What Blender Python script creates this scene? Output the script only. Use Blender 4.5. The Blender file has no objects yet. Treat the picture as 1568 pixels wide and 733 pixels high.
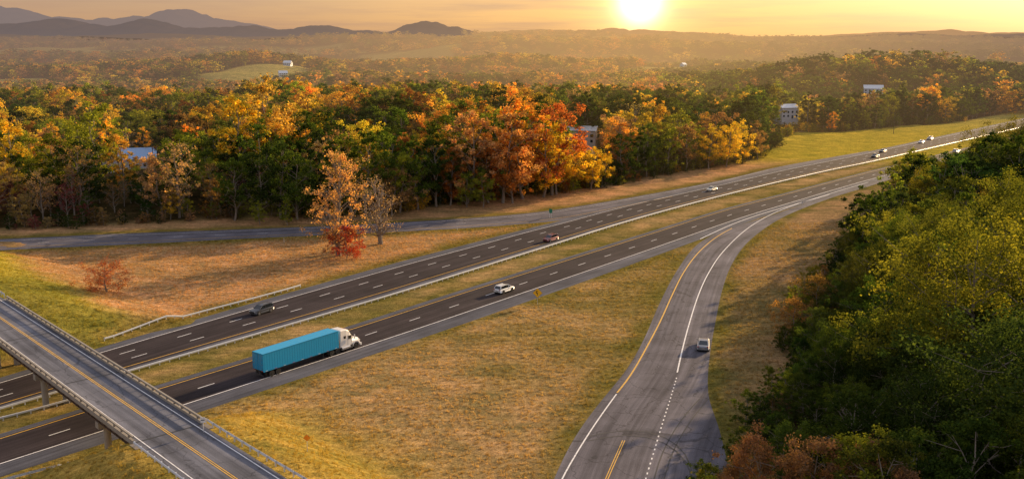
import bpy, math, numpy as np
from mathutils import Vector, Matrix
R_=math.radians
scene=bpy.context.scene
# ------------------------------------------------------------------ camera
CH=57.0; FPX=1500.0; PITCH=math.atan(311/FPX)
cd=bpy.data.cameras.new("camera"); cam=bpy.data.objects.new("camera",cd); scene.collection.objects.link(cam)
cam.location=(0,0,CH); cam.rotation_euler=(math.pi/2-PITCH,0,0)
cd.sensor_width=36; cd.lens=FPX/1568*36; cd.clip_end=90000; cd.clip_start=1
scene.camera=cam
SP,CP=math.sin(PITCH),math.cos(PITCH)
def G(u,v,z=0.0):
    """survey conversion: photo reading -> metres on the level z"""
    x=(u-784)/FPX; y=-(v-366.5)/FPX
    dz=-SP+y*CP; t=(CH-z)/-dz
    return np.array([t*x, t*(CP+y*SP)])
def GL(l,z=0.0): return np.array([G(u,v,z) for u,v in l])
# ------------------------------------------------------------------ helpers
def spl(pts,step=4.0):
    P=np.array(pts,float); P=np.vstack([2*P[0]-P[1],P,2*P[-1]-P[-2]]); out=[]
    for i in range(1,len(P)-2):
        p0,p1,p2,p3=P[i-1],P[i],P[i+1],P[i+2]
        n=max(4,int(np.linalg.norm(p2-p1)/1.5))
        t=np.linspace(0,1,n,endpoint=False)[:,None]
        out.append(.5*((2*p1)+(-p0+p2)*t+(2*p0-5*p1+4*p2-p3)*t**2+(-p0+3*p1-3*p2+p3)*t**3))
    out.append(P[-2][None]); out=np.vstack(out)
    for _ in range(12): out[1:-1]=.25*out[:-2]+.5*out[1:-1]+.25*out[2:]
    d=np.r_[0,np.cumsum(np.linalg.norm(np.diff(out,axis=0),axis=1))]
    n=int(d[-1]/step)+1; s=np.linspace(0,d[-1],n)
    return np.c_[np.interp(s,d,out[:,0]),np.interp(s,d,out[:,1])]
def nearest_on(A,B):
    Bd=[]
    for i in range(len(B)-1):
        Bd.append(B[i]+(B[i+1]-B[i])*np.linspace(0,1,8,endpoint=False)[:,None])
    Bd=np.vstack(Bd+[B[-1][None]])
    D=((A[:,None]-Bd[None])**2).sum(2)
    return Bd[D.argmin(1)]
def ext(P,d0=0,d1=0):
    P=np.array(P)
    if d0: 
        v=P[0]-P[3]; v/=np.linalg.norm(v); P=np.vstack([P[0]+v*np.linspace(d0,5,int(d0/15)+1)[:,None],P])
    if d1:
        v=P[-1]-P[-4]; v/=np.linalg.norm(v); P=np.vstack([P,P[-1]+v*np.linspace(5,d1,int(d1/15)+1)[:,None]])
    return P
def h01(ix,iy,s):
    h=(ix.astype(np.int64)*374761393+iy.astype(np.int64)*668265263+s*974126177)&0xffffffff
    h=((h^(h>>13))*1274126177)&0xffffffff; h=h^(h>>16); return (h&0xffffff)/float(0xffffff)
def vn(x,y,s=0):
    x=np.asarray(x,float);y=np.asarray(y,float)
    ix=np.floor(x);iy=np.floor(y);fx=x-ix;fy=y-iy;fx=fx*fx*(3-2*fx);fy=fy*fy*(3-2*fy)
    ix=ix.astype(np.int64);iy=iy.astype(np.int64)
    return (h01(ix,iy,s)*(1-fx)+h01(ix+1,iy,s)*fx)*(1-fy)+(h01(ix,iy+1,s)*(1-fx)+h01(ix+1,iy+1,s)*fx)*fy
def fbm(x,y,s=0,o=4):
    r=0;a=.5
    for i in range(o): r=r+a*vn(x*2**i,y*2**i,s+i*7); a*=.5
    return r
def ss(a,b,x):
    t=np.clip((x-a)/(b-a),0,1); return t*t*(3-2*t)
# ------------------------------------------------------------------ node helpers
def newmat(name):
    m=bpy.data.materials.new(name); m.use_nodes=True; nt=m.node_tree; nt.nodes.clear()
    o=nt.nodes.new('ShaderNodeOutputMaterial'); return m,nt,o
def N(nt,t,**k):
    n=nt.nodes.new(t)
    for a,b in k.items(): setattr(n,a,b)
    return n
def math_(nt,op,a,b=None,clamp=False):
    n=N(nt,'ShaderNodeMath',operation=op); n.use_clamp=clamp
    for i,v in enumerate((a,b)):
        if v is None: continue
        if isinstance(v,(int,float)): n.inputs[i].default_value=v
        else: nt.links.new(v,n.inputs[i])
    return n.outputs[0]
def mixc(nt,f,a,b,bt='MIX'):
    n=N(nt,'ShaderNodeMix',data_type='RGBA',blend_type=bt)
    for s,v in ((n.inputs[0],f),(n.inputs[6],a),(n.inputs[7],b)):
        if isinstance(v,(int,float)): s.default_value=v
        elif isinstance(v,tuple): s.default_value=(*v[:3],1)
        else: nt.links.new(v,s)
    return n.outputs[2]
def noise(nt,vec,scale,detail=4,rough=.6):
    n=N(nt,'ShaderNodeTexNoise'); n.inputs['Scale'].default_value=scale; n.inputs['Detail'].default_value=detail
    n.inputs['Roughness'].default_value=rough
    if vec is not None: nt.links.new(vec,n.inputs['Vector'])
    return n.outputs[0]
def ramp(nt,f,stops):
    n=N(nt,'ShaderNodeValToRGB'); e=n.color_ramp.elements
    while len(e)<len(stops): e.new(.5)
    for i,(p,c) in enumerate(stops):
        e[i].position=p; e[i].color=(*c,1) if isinstance(c,tuple) else (c,c,c,1)
    nt.links.new(f,n.inputs[0]); return n.outputs[0]
def mapping(nt,vec,scale):
    n=N(nt,'ShaderNodeMapping'); n.inputs['Scale'].default_value=scale; nt.links.new(vec,n.inputs[0]); return n.outputs[0]
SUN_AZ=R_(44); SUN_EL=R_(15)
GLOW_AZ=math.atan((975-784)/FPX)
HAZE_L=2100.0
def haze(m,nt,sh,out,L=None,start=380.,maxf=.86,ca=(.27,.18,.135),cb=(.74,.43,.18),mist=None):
    """aerial perspective: haze colour painted in as emission with distance, golden toward the sun glow"""
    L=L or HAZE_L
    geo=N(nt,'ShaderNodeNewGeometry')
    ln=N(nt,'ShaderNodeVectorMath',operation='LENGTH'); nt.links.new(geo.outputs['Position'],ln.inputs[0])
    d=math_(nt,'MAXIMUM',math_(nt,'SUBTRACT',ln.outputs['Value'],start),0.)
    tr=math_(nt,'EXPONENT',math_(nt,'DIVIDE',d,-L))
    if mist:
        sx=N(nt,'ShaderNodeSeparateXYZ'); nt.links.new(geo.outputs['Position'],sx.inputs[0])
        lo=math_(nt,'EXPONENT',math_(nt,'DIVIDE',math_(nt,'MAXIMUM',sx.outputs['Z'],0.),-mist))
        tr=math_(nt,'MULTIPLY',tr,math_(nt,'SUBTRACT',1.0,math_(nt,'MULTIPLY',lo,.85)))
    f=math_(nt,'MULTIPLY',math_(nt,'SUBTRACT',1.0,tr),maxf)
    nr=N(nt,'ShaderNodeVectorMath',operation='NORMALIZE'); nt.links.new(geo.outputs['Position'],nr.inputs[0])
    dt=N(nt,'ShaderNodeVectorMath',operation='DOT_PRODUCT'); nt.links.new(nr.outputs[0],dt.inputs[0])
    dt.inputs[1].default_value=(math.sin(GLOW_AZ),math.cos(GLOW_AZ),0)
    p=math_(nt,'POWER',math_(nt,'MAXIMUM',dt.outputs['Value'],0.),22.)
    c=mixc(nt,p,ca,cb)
    em=N(nt,'ShaderNodeEmission'); nt.links.new(c,em.inputs[0])  # painted haze: the surface itself emits it, there is no air volume
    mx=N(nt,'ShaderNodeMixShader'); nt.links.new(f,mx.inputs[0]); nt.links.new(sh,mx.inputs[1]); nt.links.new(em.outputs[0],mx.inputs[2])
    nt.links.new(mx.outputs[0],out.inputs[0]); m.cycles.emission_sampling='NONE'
_sm={}
def smat(name,col,rough=.6,metal=0.,var=.15,scale=3.0,spec=.5,coat=0.):
    if name in _sm: return _sm[name]
    m,nt,o=newmat(name); b=N(nt,'ShaderNodeBsdfPrincipled')
    tc=N(nt,'ShaderNodeTexCoord'); n=noise(nt,tc.outputs['Object'],scale,5)
    a=tuple(c*(1-var) for c in col); c2=tuple(min(1,c*(1+var)) for c in col)
    nt.links.new(mixc(nt,n,a,c2),b.inputs['Base Color'])
    b.inputs['Roughness'].default_value=rough; b.inputs['Metallic'].default_value=metal
    b.inputs['Specular IOR Level'].default_value=spec; b.inputs['Coat Weight'].default_value=coat
    nt.links.new(b.outputs[0],o.inputs[0]); _sm[name]=m; return m
# ------------------------------------------------------------------ mesh builder
class MB:
    def __init__(s): s.V=[];s.F=[];s.M=[];s.mats=[];s.S=[]
    def mi(s,m):
        if m not in s.mats: s.mats.append(m)
        return s.mats.index(m)
    def add(s,V,F,m,smooth=False):
        o=len(s.V); s.V+= [tuple(map(float,v)) for v in V]; k=s.mi(m)
        for f in F: s.F.append([o+i for i in f]); s.M.append(k); s.S.append(smooth)
    def box(s,c,sz,m,ax=None,rot=0.):
        hx,hy,hz=[q/2 for q in sz]; V=[]
        for dz in(-hz,hz):
            for dx,dy in((-hx,-hy),(hx,-hy),(hx,hy),(-hx,hy)):
                x=dx*math.cos(rot)-dy*math.sin(rot); y=dx*math.sin(rot)+dy*math.cos(rot)
                V.append((c[0]+x,c[1]+y,c[2]+dz))
        s.add(V,[(3,2,1,0),(4,5,6,7),(0,1,5,4),(1,2,6,5),(2,3,7,6),(3,0,4,7)],m)
    def cyl(s,p0,p1,r,m,n=12,r2=None,caps=True,smooth=True):
        p0=Vector(p0);p1=Vector(p1);d=(p1-p0).normalized(); a=d.orthogonal().normalized(); b=d.cross(a); r2=r if r2 is None else r2
        V=[];
        for p,rr in((p0,r),(p1,r2)):
            for i in range(n):
                t=2*math.pi*i/n; V.append(p+a*math.cos(t)*rr+b*math.sin(t)*rr)
        s.add(V,[(i,(i+1)%n,n+(i+1)%n,n+i) for i in range(n)],m,smooth)
        if caps: s.add(V,[tuple(range(n-1,-1,-1)),tuple(range(n,2*n))],m)
    def loft(s,rings,m,caps=True,matf=None,smooth=False):
        n=len(rings[0]); V=[p for r in rings for p in r]
        o=len(s.V); s.V+=[tuple(map(float,v)) for v in V]
        for j in range(len(rings)-1):
            for i in range(n):
                f=[o+j*n+i,o+j*n+(i+1)%n,o+(j+1)*n+(i+1)%n,o+(j+1)*n+i]
                mm=matf(j,i) if matf else m
                s.F.append(f); s.M.append(s.mi(mm)); s.S.append(smooth)
        if caps:
            s.F.append([o+i for i in range(n-1,-1,-1)]); s.M.append(s.mi(m)); s.S.append(False)
            e=o+(len(rings)-1)*n; s.F.append([e+i for i in range(n)]); s.M.append(s.mi(m)); s.S.append(False)
    def obj(s,name,loc=(0,0,0),rot=0.,bevel=0.,parent=None):
        me=bpy.data.meshes.new(name); me.from_pydata(s.V,[],s.F)
        for m in s.mats: me.materials.append(m)
        me.polygons.foreach_set('material_index',s.M); me.polygons.foreach_set('use_smooth',s.S); me.update()
        o=bpy.data.objects.new(name,me); scene.collection.objects.link(o); o.location=loc; o.rotation_euler=(0,0,rot)
        if bevel:
            b=o.modifiers.new('bevel','BEVEL'); b.width=bevel; b.segments=2; b.limit_method='ANGLE'; b.angle_limit=R_(35)
        if parent: o.parent=parent
        return o
# ------------------------------------------------------------------ road survey
FU=ext(spl(GL([(0,578),(163,529),(300,489),(460,443),(600,404),(700,378),(800,352),(850,340),(950,314),(1100,281),(1200,258),(1330,232),(1480,200)])),260,1200)
FL=ext(spl(GL([(0,627),(215,564),(395,512),(600,452),(800,390),(960,340),(1100,302),(1250,266),(1340,247),(1480,215)])),260,1200)
NU=ext(spl(GL([(0,664),(245,588),(400,541),(560,491),(700,446),(900,384),(1000,353),(1100,322),(1200,296),(1335,261),(1480,226)])),260,1200)
NLd=ext(spl(GL([(0,730),(310,629),(400,599),(555,548),(700,499),(860,443),(1000,393),(1060,371),(1140,342),(1200,322),(1335,280),(1480,240)])),260,1200)
RAL=spl(GL([(1335,279),(1270,299),(1180,330),(1110,352),(1068,374),(1038,412),(1012,460),(988,515),(960,565),(915,620),(878,672),(848,733),(810,830)]),3)
RAR=spl(GL([(1400,262),(1335,284),(1270,304),(1200,332),(1150,366),(1122,402),(1107,440),(1096,490),(1086,550),(1084,605),(1098,645),(1110,690),(1118,733),(1140,830)]),3)
LRU=ext(spl(GL([(-200,374),(0,366),(200,357),(400,350),(560,343),(700,335),(820,325),(950,305),(1100,277),(1200,254),(1330,231)])),150,0)
LRL=ext(spl(GL([(-200,394),(0,383),(200,374),(400,364),(560,357),(700,350),(800,343),(870,336),(950,320),(1100,288),(1200,262),(1330,237)])),150,0)
HC=(FU[::3]+nearest_on(FU[::3],NLd))/2
RC=np.vstack([RAL[::3],RAR[::3],LRU[::3],LRL[::3]])
def dist_to(x,y,P,chunk=40000):
    x=np.ravel(x);y=np.ravel(y);o=np.empty(len(x))
    for i in range(0,len(x),chunk):
        a=x[i:i+chunk,None]-P[None,:,0];b=y[i:i+chunk,None]-P[None,:,1]; o[i:i+chunk]=np.sqrt((a*a+b*b).min(1))
    return o
def side(P,x,y):
    """signed distance to a polyline, positive on its left"""
    o=np.empty(len(x)); T=np.gradient(P,axis=0); T/=np.linalg.norm(T,axis=1)[:,None]
    for i in range(0,len(x),20000):
        a=x[i:i+20000,None]-P[None,:,0];b=y[i:i+20000,None]-P[None,:,1]; k=(a*a+b*b).argmin(1); r=np.arange(len(k))
        o[i:i+20000]=T[k,0]*b[r,k]-T[k,1]*a[r,k]
    return o
BA=np.array([.678,-.735]); BA/=np.linalg.norm(BA); BN=np.array([-BA[1],BA[0]])
def B(s,w,z=0): p=BA*s+BN*w; return (p[0],p[1],z)
FARM=G(390,112)
def tz(x,y):
    x=np.atleast_1d(np.asarray(x,float));y=np.atleast_1d(np.asarray(y,float)); sh=x.shape; x=x.ravel();y=y.ravel()
    dH=dist_to(x,y,HC); dR=dist_to(x,y,RC); r=np.hypot(x,y)
    m=np.minimum(ss(34,150,dH),ss(10,90,dR))
    z=m*(20*fbm(x/170,y/130,3,3)-7)
    z+=m*42*np.exp(-((x-400)/270)**2-((y-1010)/130)**2)
    z+=m*8*np.exp(-((x+60)/120)**2-((y-500)/80)**2)
    z-=m*ss(560,1050,r)*28
    z+=ss(800,1500,r)*(74*fbm(x/520,y/230,17,4)-31)*m
    z+=m*ss(1500,3800,r)*(230*fbm(x/1900,y/640,11,4)-102)
    z+=m*26*np.exp(-((x-FARM[0])/150)**2-((y-FARM[1]-120)/200)**2)
    s=x*BA[0]+y*BA[1]; w=x*BN[0]+y*BN[1]-48
    aw=np.abs(w)
    e1=np.minimum(np.clip((22-aw)/14,0,1),np.clip((s+131)/13,0,1))
    e2=np.minimum(np.clip((34-aw)/25,0,1),np.clip((-185-s)/18,0,1))*ss(-420,-340,s)
    e=6.9*np.maximum(e1,e2*ss(6,22,dR))
    z=np.where(r<700,np.maximum(z,e),z)
    return z.reshape(sh)
NB=GL([(-900,380),(-300,365),(0,353),(150,346),(300,338),(400,333),(480,331),(600,327),(700,314),(830,299),(930,286),(1000,271),(1080,259),(1150,246),(1188,225),(1203,206),(1290,202),(1400,191),(1480,184)])
def north_forest(x,y):
    lim=np.interp(x,NB[:,0],NB[:,1]); lim=np.where(x>NB[-1,0],NB[-1,1]+(x-NB[-1,0])*1.08,lim); return y-lim
RBd=GL([(1110,850),(1145,740),(1180,680),(1205,620),(1222,530),(1255,460),(1298,405),(1345,350),(1372,308),(1500,272),(1620,248)])
def right_forest(x,y):
    lim=np.interp(y,RBd[:,1],RBd[:,0]); lim=np.where(y>RBd[-1,1],RBd[-1,0]+(y-RBd[-1,1])*.95,lim); return x-lim
def clearing(x,y):
    r=np.hypot(x,y); c=ss(.58,.62,vn(x/420,y/300,21)*.75+vn(x/120,y/90,22)*.25)*ss(850,1200,r)
    return np.maximum(c,ss(1.1,.9,np.hypot((x-FARM[0])/85,(y-FARM[1])/190)))
def turf(x,y):
    dE=np.minimum(dist_to(x,y,np.vstack([FU,NLd[NLd[:,0]<60]])),dist_to(x,y,np.vstack([FL,NU]))); dE2=dist_to(x,y,np.vstack([RAL,RAR,LRU,LRL]))
    dEd=np.minimum(dE,dE2); nf=north_forest(x,y); rf=right_forest(x,y)
    forest=np.maximum(ss(-2,6,nf+6*(vn(x/9,y/9,5)-.5)),ss(-3,5,rf+6*(vn(x/9,y/9,6)-.5)))*(1-clearing(x,y))
    big=fbm(x/34,y/34,31,3); sm=fbm(x/7,y/7,41,3)
    dry=ss(-1.,7,dEd+(sm-.45)*10); inner=ss(.24,.48,big+.22*(sm-.45))
    left=(nf<0)&(side(FU,x,y)>0)
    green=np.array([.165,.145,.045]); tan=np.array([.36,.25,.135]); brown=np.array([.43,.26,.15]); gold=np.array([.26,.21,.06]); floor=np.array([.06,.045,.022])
    d=(dry*(.35+.65*inner))[:,None]; base=green*(1-d)+tan*d
    dl=(ss(1,8,dEd+(sm-.45)*7)*(.85+.15*inner))[:,None]; base=np.where(left[:,None],gold*.7*(1-dl)+brown*dl,base)
    east=(side(RAR,x,y)>0)&(rf<0)&(y<460); de=ss(.5,4,dE2+(sm-.45)*6)[:,None]*(.6+.4*inner[:,None]); base=np.where(east[:,None],green*(1-de)+np.array([.30,.205,.12])*de,base)
    s_=x*BA[0]+y*BA[1]; w_=x*BN[0]+y*BN[1]-48
    bank=(ss(26,16,np.abs(w_)+(sm-.5)*12)*ss(-178,-190,s_))[:,None]; base=base*(1-bank)+(np.array([.33,.28,.05])*inner[:,None]+np.array([.24,.22,.05])*(1-inner[:,None]))*bank  # yellow of sunlit grass put into the bank's turf colour
    bank2=(ss(34,14,np.abs(w_)+(sm-.5)*14)*ss(-140,-126,s_))[:,None]; base=base*(1-bank2)+np.array([.34,.25,.07])*bank2  # gold patch of sunlight painted into the turf colour
    verge=(ss(430,470,y)*(nf<0)*(rf<0)*(dist_to(x,y,HC)<140))[:,None]; base=base*(1-verge)+np.array([.38,.31,.045])*verge  # far verge coloured as if sunlit, gold put into its turf
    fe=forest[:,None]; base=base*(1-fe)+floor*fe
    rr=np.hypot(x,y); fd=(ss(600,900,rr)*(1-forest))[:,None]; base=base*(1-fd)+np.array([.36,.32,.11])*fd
    ff=(ss(7000,9000,rr)*.85)[:,None]*fe; base=base*(1-ff)+np.array([.08,.06,.025])*ff
    return base
# ------------------------------------------------------------------ terrain
def axis(a,b,step,lo,hi,gr):
    c=list(np.arange(a,b+.1,step)); s=step
    v=b
    while v<hi: s*=gr; v+=s; c.append(v)
    v=a;s=step
    while v>lo: s*=gr; v-=s; c.insert(0,v)
    return np.array(c)
xs=axis(-230,330,2.8,-16000,16000,1.045); ys=axis(90,560,2.8,-300,26000,1.028)
X,Y=np.meshgrid(xs,ys); Z=tz(X,Y); nx,ny=len(xs),len(ys)
V=np.c_[X.ravel(),Y.ravel(),Z.ravel()]
idx=np.arange(nx*ny).reshape(ny,nx)
F=np.stack([idx[:-1,:-1],idx[:-1,1:],idx[1:,1:],idx[1:,:-1]],-1).reshape(-1,4)
me=bpy.data.meshes.new('ground'); me.from_pydata(V.tolist(),[],F.tolist()); me.polygons.foreach_set('use_smooth',[True]*len(F))
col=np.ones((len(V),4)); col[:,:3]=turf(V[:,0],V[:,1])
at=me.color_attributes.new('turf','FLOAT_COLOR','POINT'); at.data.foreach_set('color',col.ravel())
m,nt,o=newmat('ground_turf'); b=N(nt,'ShaderNodeBsdfDiffuse')
a=N(nt,'ShaderNodeAttribute',attribute_name='turf'); tc=N(nt,'ShaderNodeTexCoord'); P=tc.outputs['Object']
n1=noise(nt,P,.9,6,.7); n2=noise(nt,P,.12,5,.6); n3=noise(nt,mapping(nt,P,(.25,1.3,1)),.35,5,.65); n4=noise(nt,P,4.,4,.7)
c=mixc(nt,1.,a.outputs['Color'],ramp(nt,n1,[(.28,.5),(.72,1.5)]),'MULTIPLY')
c=mixc(nt,1.,c,ramp(nt,n3,[(.3,(.62,.68,.60)),(.7,(1.34,1.26,1.15))]),'MULTIPLY')
c=mixc(nt,1.,c,ramp(nt,n2,[(.3,(.66,.74,.62)),(.7,(1.28,1.15,1.08))]),'MULTIPLY')
c=mixc(nt,1.,c,ramp(nt,n4,[(.3,.55),(.7,1.45)]),'MULTIPLY')
nt.links.new(c,b.inputs[0]); bp=N(nt,'ShaderNodeBump'); bp.inputs['Distance'].default_value=.5; bp.inputs['Strength'].default_value=.6
nt.links.new(math_(nt,'ADD',n1,n4),bp.inputs['Height']); nt.links.new(bp.outputs[0],b.inputs['Normal'])
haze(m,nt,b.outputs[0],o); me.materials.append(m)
ob=bpy.data.objects.new('ground',me); scene.collection.objects.link(ob)
# ------------------------------------------------------------------ roads
def asphalt(name,col,tint2,rough=.85,crack=0.,spec=.12):
    m,nt,o=newmat(name); b=N(nt,'ShaderNodeBsdfPrincipled'); tc=N(nt,'ShaderNodeTexCoord'); uv=tc.outputs['UV']; P=tc.outputs['Object']
    n1=noise(nt,mapping(nt,uv,(.5,.03,1)),1.0,5); n2=noise(nt,P,.11,4); n3=noise(nt,P,7.,3,.8); n5=noise(nt,mapping(nt,uv,(1.2,.015,1)),1.,3)
    c=mixc(nt,ramp(nt,n1,[(.3,0.),(.7,1.)]),col,tint2)
    c=mixc(nt,1.,c,ramp(nt,n2,[(.3,.72),(.7,1.28)]),'MULTIPLY'); c=mixc(nt,1.,c,ramp(nt,n3,[(.25,.65),(.75,1.35)]),'MULTIPLY')
    c=mixc(nt,1.,c,ramp(nt,n5,[(.35,.75),(.65,1.25)]),'MULTIPLY')
    if crack:
        v=N(nt,'ShaderNodeTexVoronoi',feature='DISTANCE_TO_EDGE'); v.inputs['Scale'].default_value=.16
        wn=N(nt,'ShaderNodeTexNoise'); wn.inputs['Scale'].default_value=.5; nt.links.new(P,wn.inputs['Vector'])
        va=N(nt,'ShaderNodeVectorMath',operation='MULTIPLY_ADD'); nt.links.new(wn.outputs['Color'],va.inputs[0]); va.inputs[1].default_value=(3,3,0); nt.links.new(P,va.inputs[2])
        nt.links.new(va.outputs[0],v.inputs['Vector'])
        c=mixc(nt,ramp(nt,v.outputs['Distance'],[(0.,crack),(.018,0.)]),c,(.02,.02,.022))
    nt.links.new(c,b.inputs['Base Color']); b.inputs['Roughness'].default_value=rough; b.inputs['Specular IOR Level'].default_value=spec
    bp=N(nt,'ShaderNodeBump'); bp.inputs['Distance'].default_value=.02; nt.links.new(n3,bp.inputs['Height']); nt.links.new(bp.outputs[0],b.inputs['Normal'])
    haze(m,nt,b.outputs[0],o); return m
M_lane=asphalt('asphalt_lane',(.028,.022,.026),(.046,.037,.040))
M_sh=asphalt('asphalt_shoulder',(.070,.074,.095),(.105,.108,.13))
M_ramp=asphalt('asphalt_ramp',(.085,.082,.100),(.150,.142,.165),crack=.6)
M_deck=asphalt('asphalt_deck',(.10,.105,.13),(.165,.17,.20),crack=.5)
def paint(name,col):
    m,nt,o=newmat(name); b=N(nt,'ShaderNodeBsdfPrincipled'); tc=N(nt,'ShaderNodeTexCoord')
    n=noise(nt,tc.outputs['Object'],2.2,6,.8); c=mixc(nt,ramp(nt,n,[(.36,.65),(.5,0.)]),col,(.12,.12,.12))
    nt.links.new(c,b.inputs['Base Color']); b.inputs['Roughness'].default_value=.6; nt.links.new(b.outputs[0],o.inputs[0]); return m
M_w=paint('white_road_paint',(.82,.82,.84)); M_y=paint('yellow_road_paint',(.74,.43,.05))
def sheet(name,A,Bp,z,mat,f0=0.,f1=1.):
    P0=A+(Bp-A)*f0; P1=A+(Bp-A)*f1; n=len(A); mid=(P0+P1)/2
    s=np.r_[0,np.cumsum(np.linalg.norm(np.diff(mid,axis=0),axis=1))]; wd=np.linalg.norm(P1-P0,axis=1)
    Vv=[(*p,z) for p in P0]+[(*p,z) for p in P1]; Ff=[(i,n+i,n+i+1,i+1) for i in range(n-1)]
    me=bpy.data.meshes.new(name); me.from_pydata(Vv,[],Ff); uvl=me.uv_layers.new(name='UVMap')
    ua=[(0,s[i]) for i in range(n)]+[(wd[i],s[i]) for i in range(n)]
    d=[]; 
    for l in me.loops: d+=ua[l.vertex_index]
    uvl.data.foreach_set('uv',d); me.materials.append(mat); me.update()
    if me.polygons[0].normal.z<0: me.flip_normals()
    o=bpy.data.objects.new(name,me); scene.collection.objects.link(o); return o
class Marks:
    def __init__(s,z): s.V=[];s.F=[];s.z=z
    def line(s,P,w,on=None,per=None,ph=0.):
        P=np.array(P); d=np.r_[0,np.cumsum(np.linalg.norm(np.diff(P,axis=0),axis=1))]
        def seg(a,b):
            k=max(2,int((b-a)/3)+1); q=np.linspace(a,b,k); x=np.interp(q,d,P[:,0]); y=np.interp(q,d,P[:,1])
            e=.6; tx=np.interp(q+e,d,P[:,0])-np.interp(q-e,d,P[:,0]); ty=np.interp(q+e,d,P[:,1])-np.interp(q-e,d,P[:,1]); L=np.hypot(tx,ty)+1e-9
            nx,ny=-ty/L*w/2,tx/L*w/2; o=len(s.V)
            for i in range(k): s.V+=[(x[i]+nx[i],y[i]+ny[i],s.z),(x[i]-nx[i],y[i]-ny[i],s.z)]
            s.F+=[(o+2*i,o+2*i+1,o+2*i+3,o+2*i+2) for i in range(k-1)]
        if on is None: seg(0,d[-1])
        else:
            a=ph
            while a+on<d[-1]: seg(a,a+on); a+=per
    def obj(s,name,mat):
        me=bpy.data.meshes.new(name); me.from_pydata(s.V,[],s.F); me.materials.append(mat); me.update()
        o=bpy.data.objects.new(name,me); scene.collection.objects.link(o)
FLn=nearest_on(FU,FL); NLn=nearest_on(NU,NLd); LRLn=nearest_on(LRU,LRL)
sheet('entry_road',LRU,LRLn,.010,M_ramp)
sheet('slip_road',RAL,nearest_on(RAL,RAR),.014,M_ramp)
sheet('slip_road',nearest_on(RAR,RAL),RAR,.018,M_ramp)
sheet('highway',FU,FLn,.022,M_sh); sheet('highway',NU,NLn,.022,M_sh)
sheet('highway',FU,FLn,.032,M_lane,.15,.88); sheet('highway',NU,NLn,.032,M_lane,.09,.73)
mk=Marks(.044); my=Marks(.044)
lf=lambda A,Bp,f:A+(Bp-A)*f
mk.line(lf(FU,FLn,.17),.22); mk.line(lf(FU,FLn,.39),.2,3.2,12.5,4.); mk.line(lf(FU,FLn,.61),.2,3.2,12.5,4.); my.line(lf(FU,FLn,.83),.2)
my.line(lf(NU,NLn,.12),.2); mk.line(lf(NU,NLn,.42),.2,3.2,12.5,2.); mk.line(lf(NU,NLn,.71),.24)
yl=spl(GL([(1165,328),(1105,358),(1072,384),(1048,415),(1030,450),(1012,490),(990,532),(966,574),(945,601)]),2)
my.line(yl[int(len(yl)*.16):],.28)
mk.line(spl(GL([(1270,298),(1200,318),(1165,328),(1120,344),(1072,366)]),2),.3)
mk.line(spl(GL([(944,603),(915,643),(886,688),(860,733),(835,790)]),2),.22)
wr=spl(GL([(1330,279),(1270,297),(1200,320),(1150,346),(1110,382),(1086,416),(1070,450),(1057,490),(1046,530),(1037,570)]),2); mk.line(wr,.25)
mk.line(spl(GL([(1036,578),(1026,612),(1012,655),(999,700),(988,733),(975,790)]),2),.2,.6,1.6)
dy=spl(GL([(955,674),(948,690),(938,712),(928,735),(905,790)]),2); dn=np.array([.16,0.]); my.line(dy-dn,.13); my.line(dy+dn,.13)
mk.line(lf(LRU,LRLn,.18)[:-25],.18); my.line(lf(LRU,LRLn,.80)[:int(len(LRU)*.62)],.18)
mk.line(lf(LRU,LRLn,.5)[:int(len(LRU)*.45)],.16,3,12)
mk.obj('white_road_markings',M_w); my.obj('yellow_road_markings',M_y)
sk=Marks(.038)
for off in (0,1.7):
    sk.line(spl(GL([(900,668+off*4),(960,655+off*4),(1010,662+off*5),(1050,688+off*6),(1060,725+off*6)]),1.5),.22)
    sk.line(spl(GL([(1085-off*8,610),(1060-off*9,640),(1030-off*9,690),(1015-off*9,740)]),1.5),.2)
sk.obj('tyre_marks',smat('tyre_mark_rubber',(.05,.05,.055),.8,var=.3))
# ------------------------------------------------------------------ bridge
M_conc=smat('weathered_concrete',(.30,.27,.23),.85,var=.35,scale=.8); M_concd=smat('stained_concrete',(.22,.19,.16),.9,var=.4,scale=.6)
M_steel=smat('rusted_girder_steel',(.12,.075,.05),.7,var=.4,scale=1.2); M_galv=smat('galvanised_steel',(.62,.65,.70),.45,.2,var=.15)
M_wood=smat('weathered_wood_post',(.14,.11,.08),.9,var=.3)
brot=math.atan2(BA[1],BA[0])
bb=MB(); W0,W1=43.1,52.6; S0,S1=-201,-117
def bbox(s0,s1,w0,w1,z0,z1,m,mb=bb): mb.box(B((s0+s1)/2,(w0+w1)/2,(z0+z1)/2),(s1-s0,w1-w0,z1-z0),m,rot=brot)
bbox(S0,S1,W0,W1,6.72,6.98,M_conc)
for k in range(5):
    w=W0+.7+k*(W1-W0-1.4)/4
    bbox(S0,S1,w-.16,w+.16,6.55,6.715,M_steel); bbox(S0,S1,w-.03,w+.03,5.75,6.545,M_steel); bbox(S0,S1,w-.2,w+.2,5.68,5.745,M_steel)
for s in np.arange(S0+3,S1,6.): 
    bbox(s-.05,s+.05,W0+.8,W1-.8,5.9,6.4,M_steel)
for s in np.arange(S0+1,S1,2.0): bbox(s-.04,s+.04,W0+.5,W0+.66,5.76,6.54,M_steel)
for w0 in (W0,W1-.32):
    bbox(S0,S1,w0+.01,w0+.31,6.985,7.35,M_conc)
    for s in np.arange(S0+1,S1,2.4): bbox(s-.12,s+.12,w0+.06,w0+.26,7.352,7.70,M_concd)
    bbox(S0,S1,w0+.03,w0+.28,7.702,7.92,M_conc)
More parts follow.
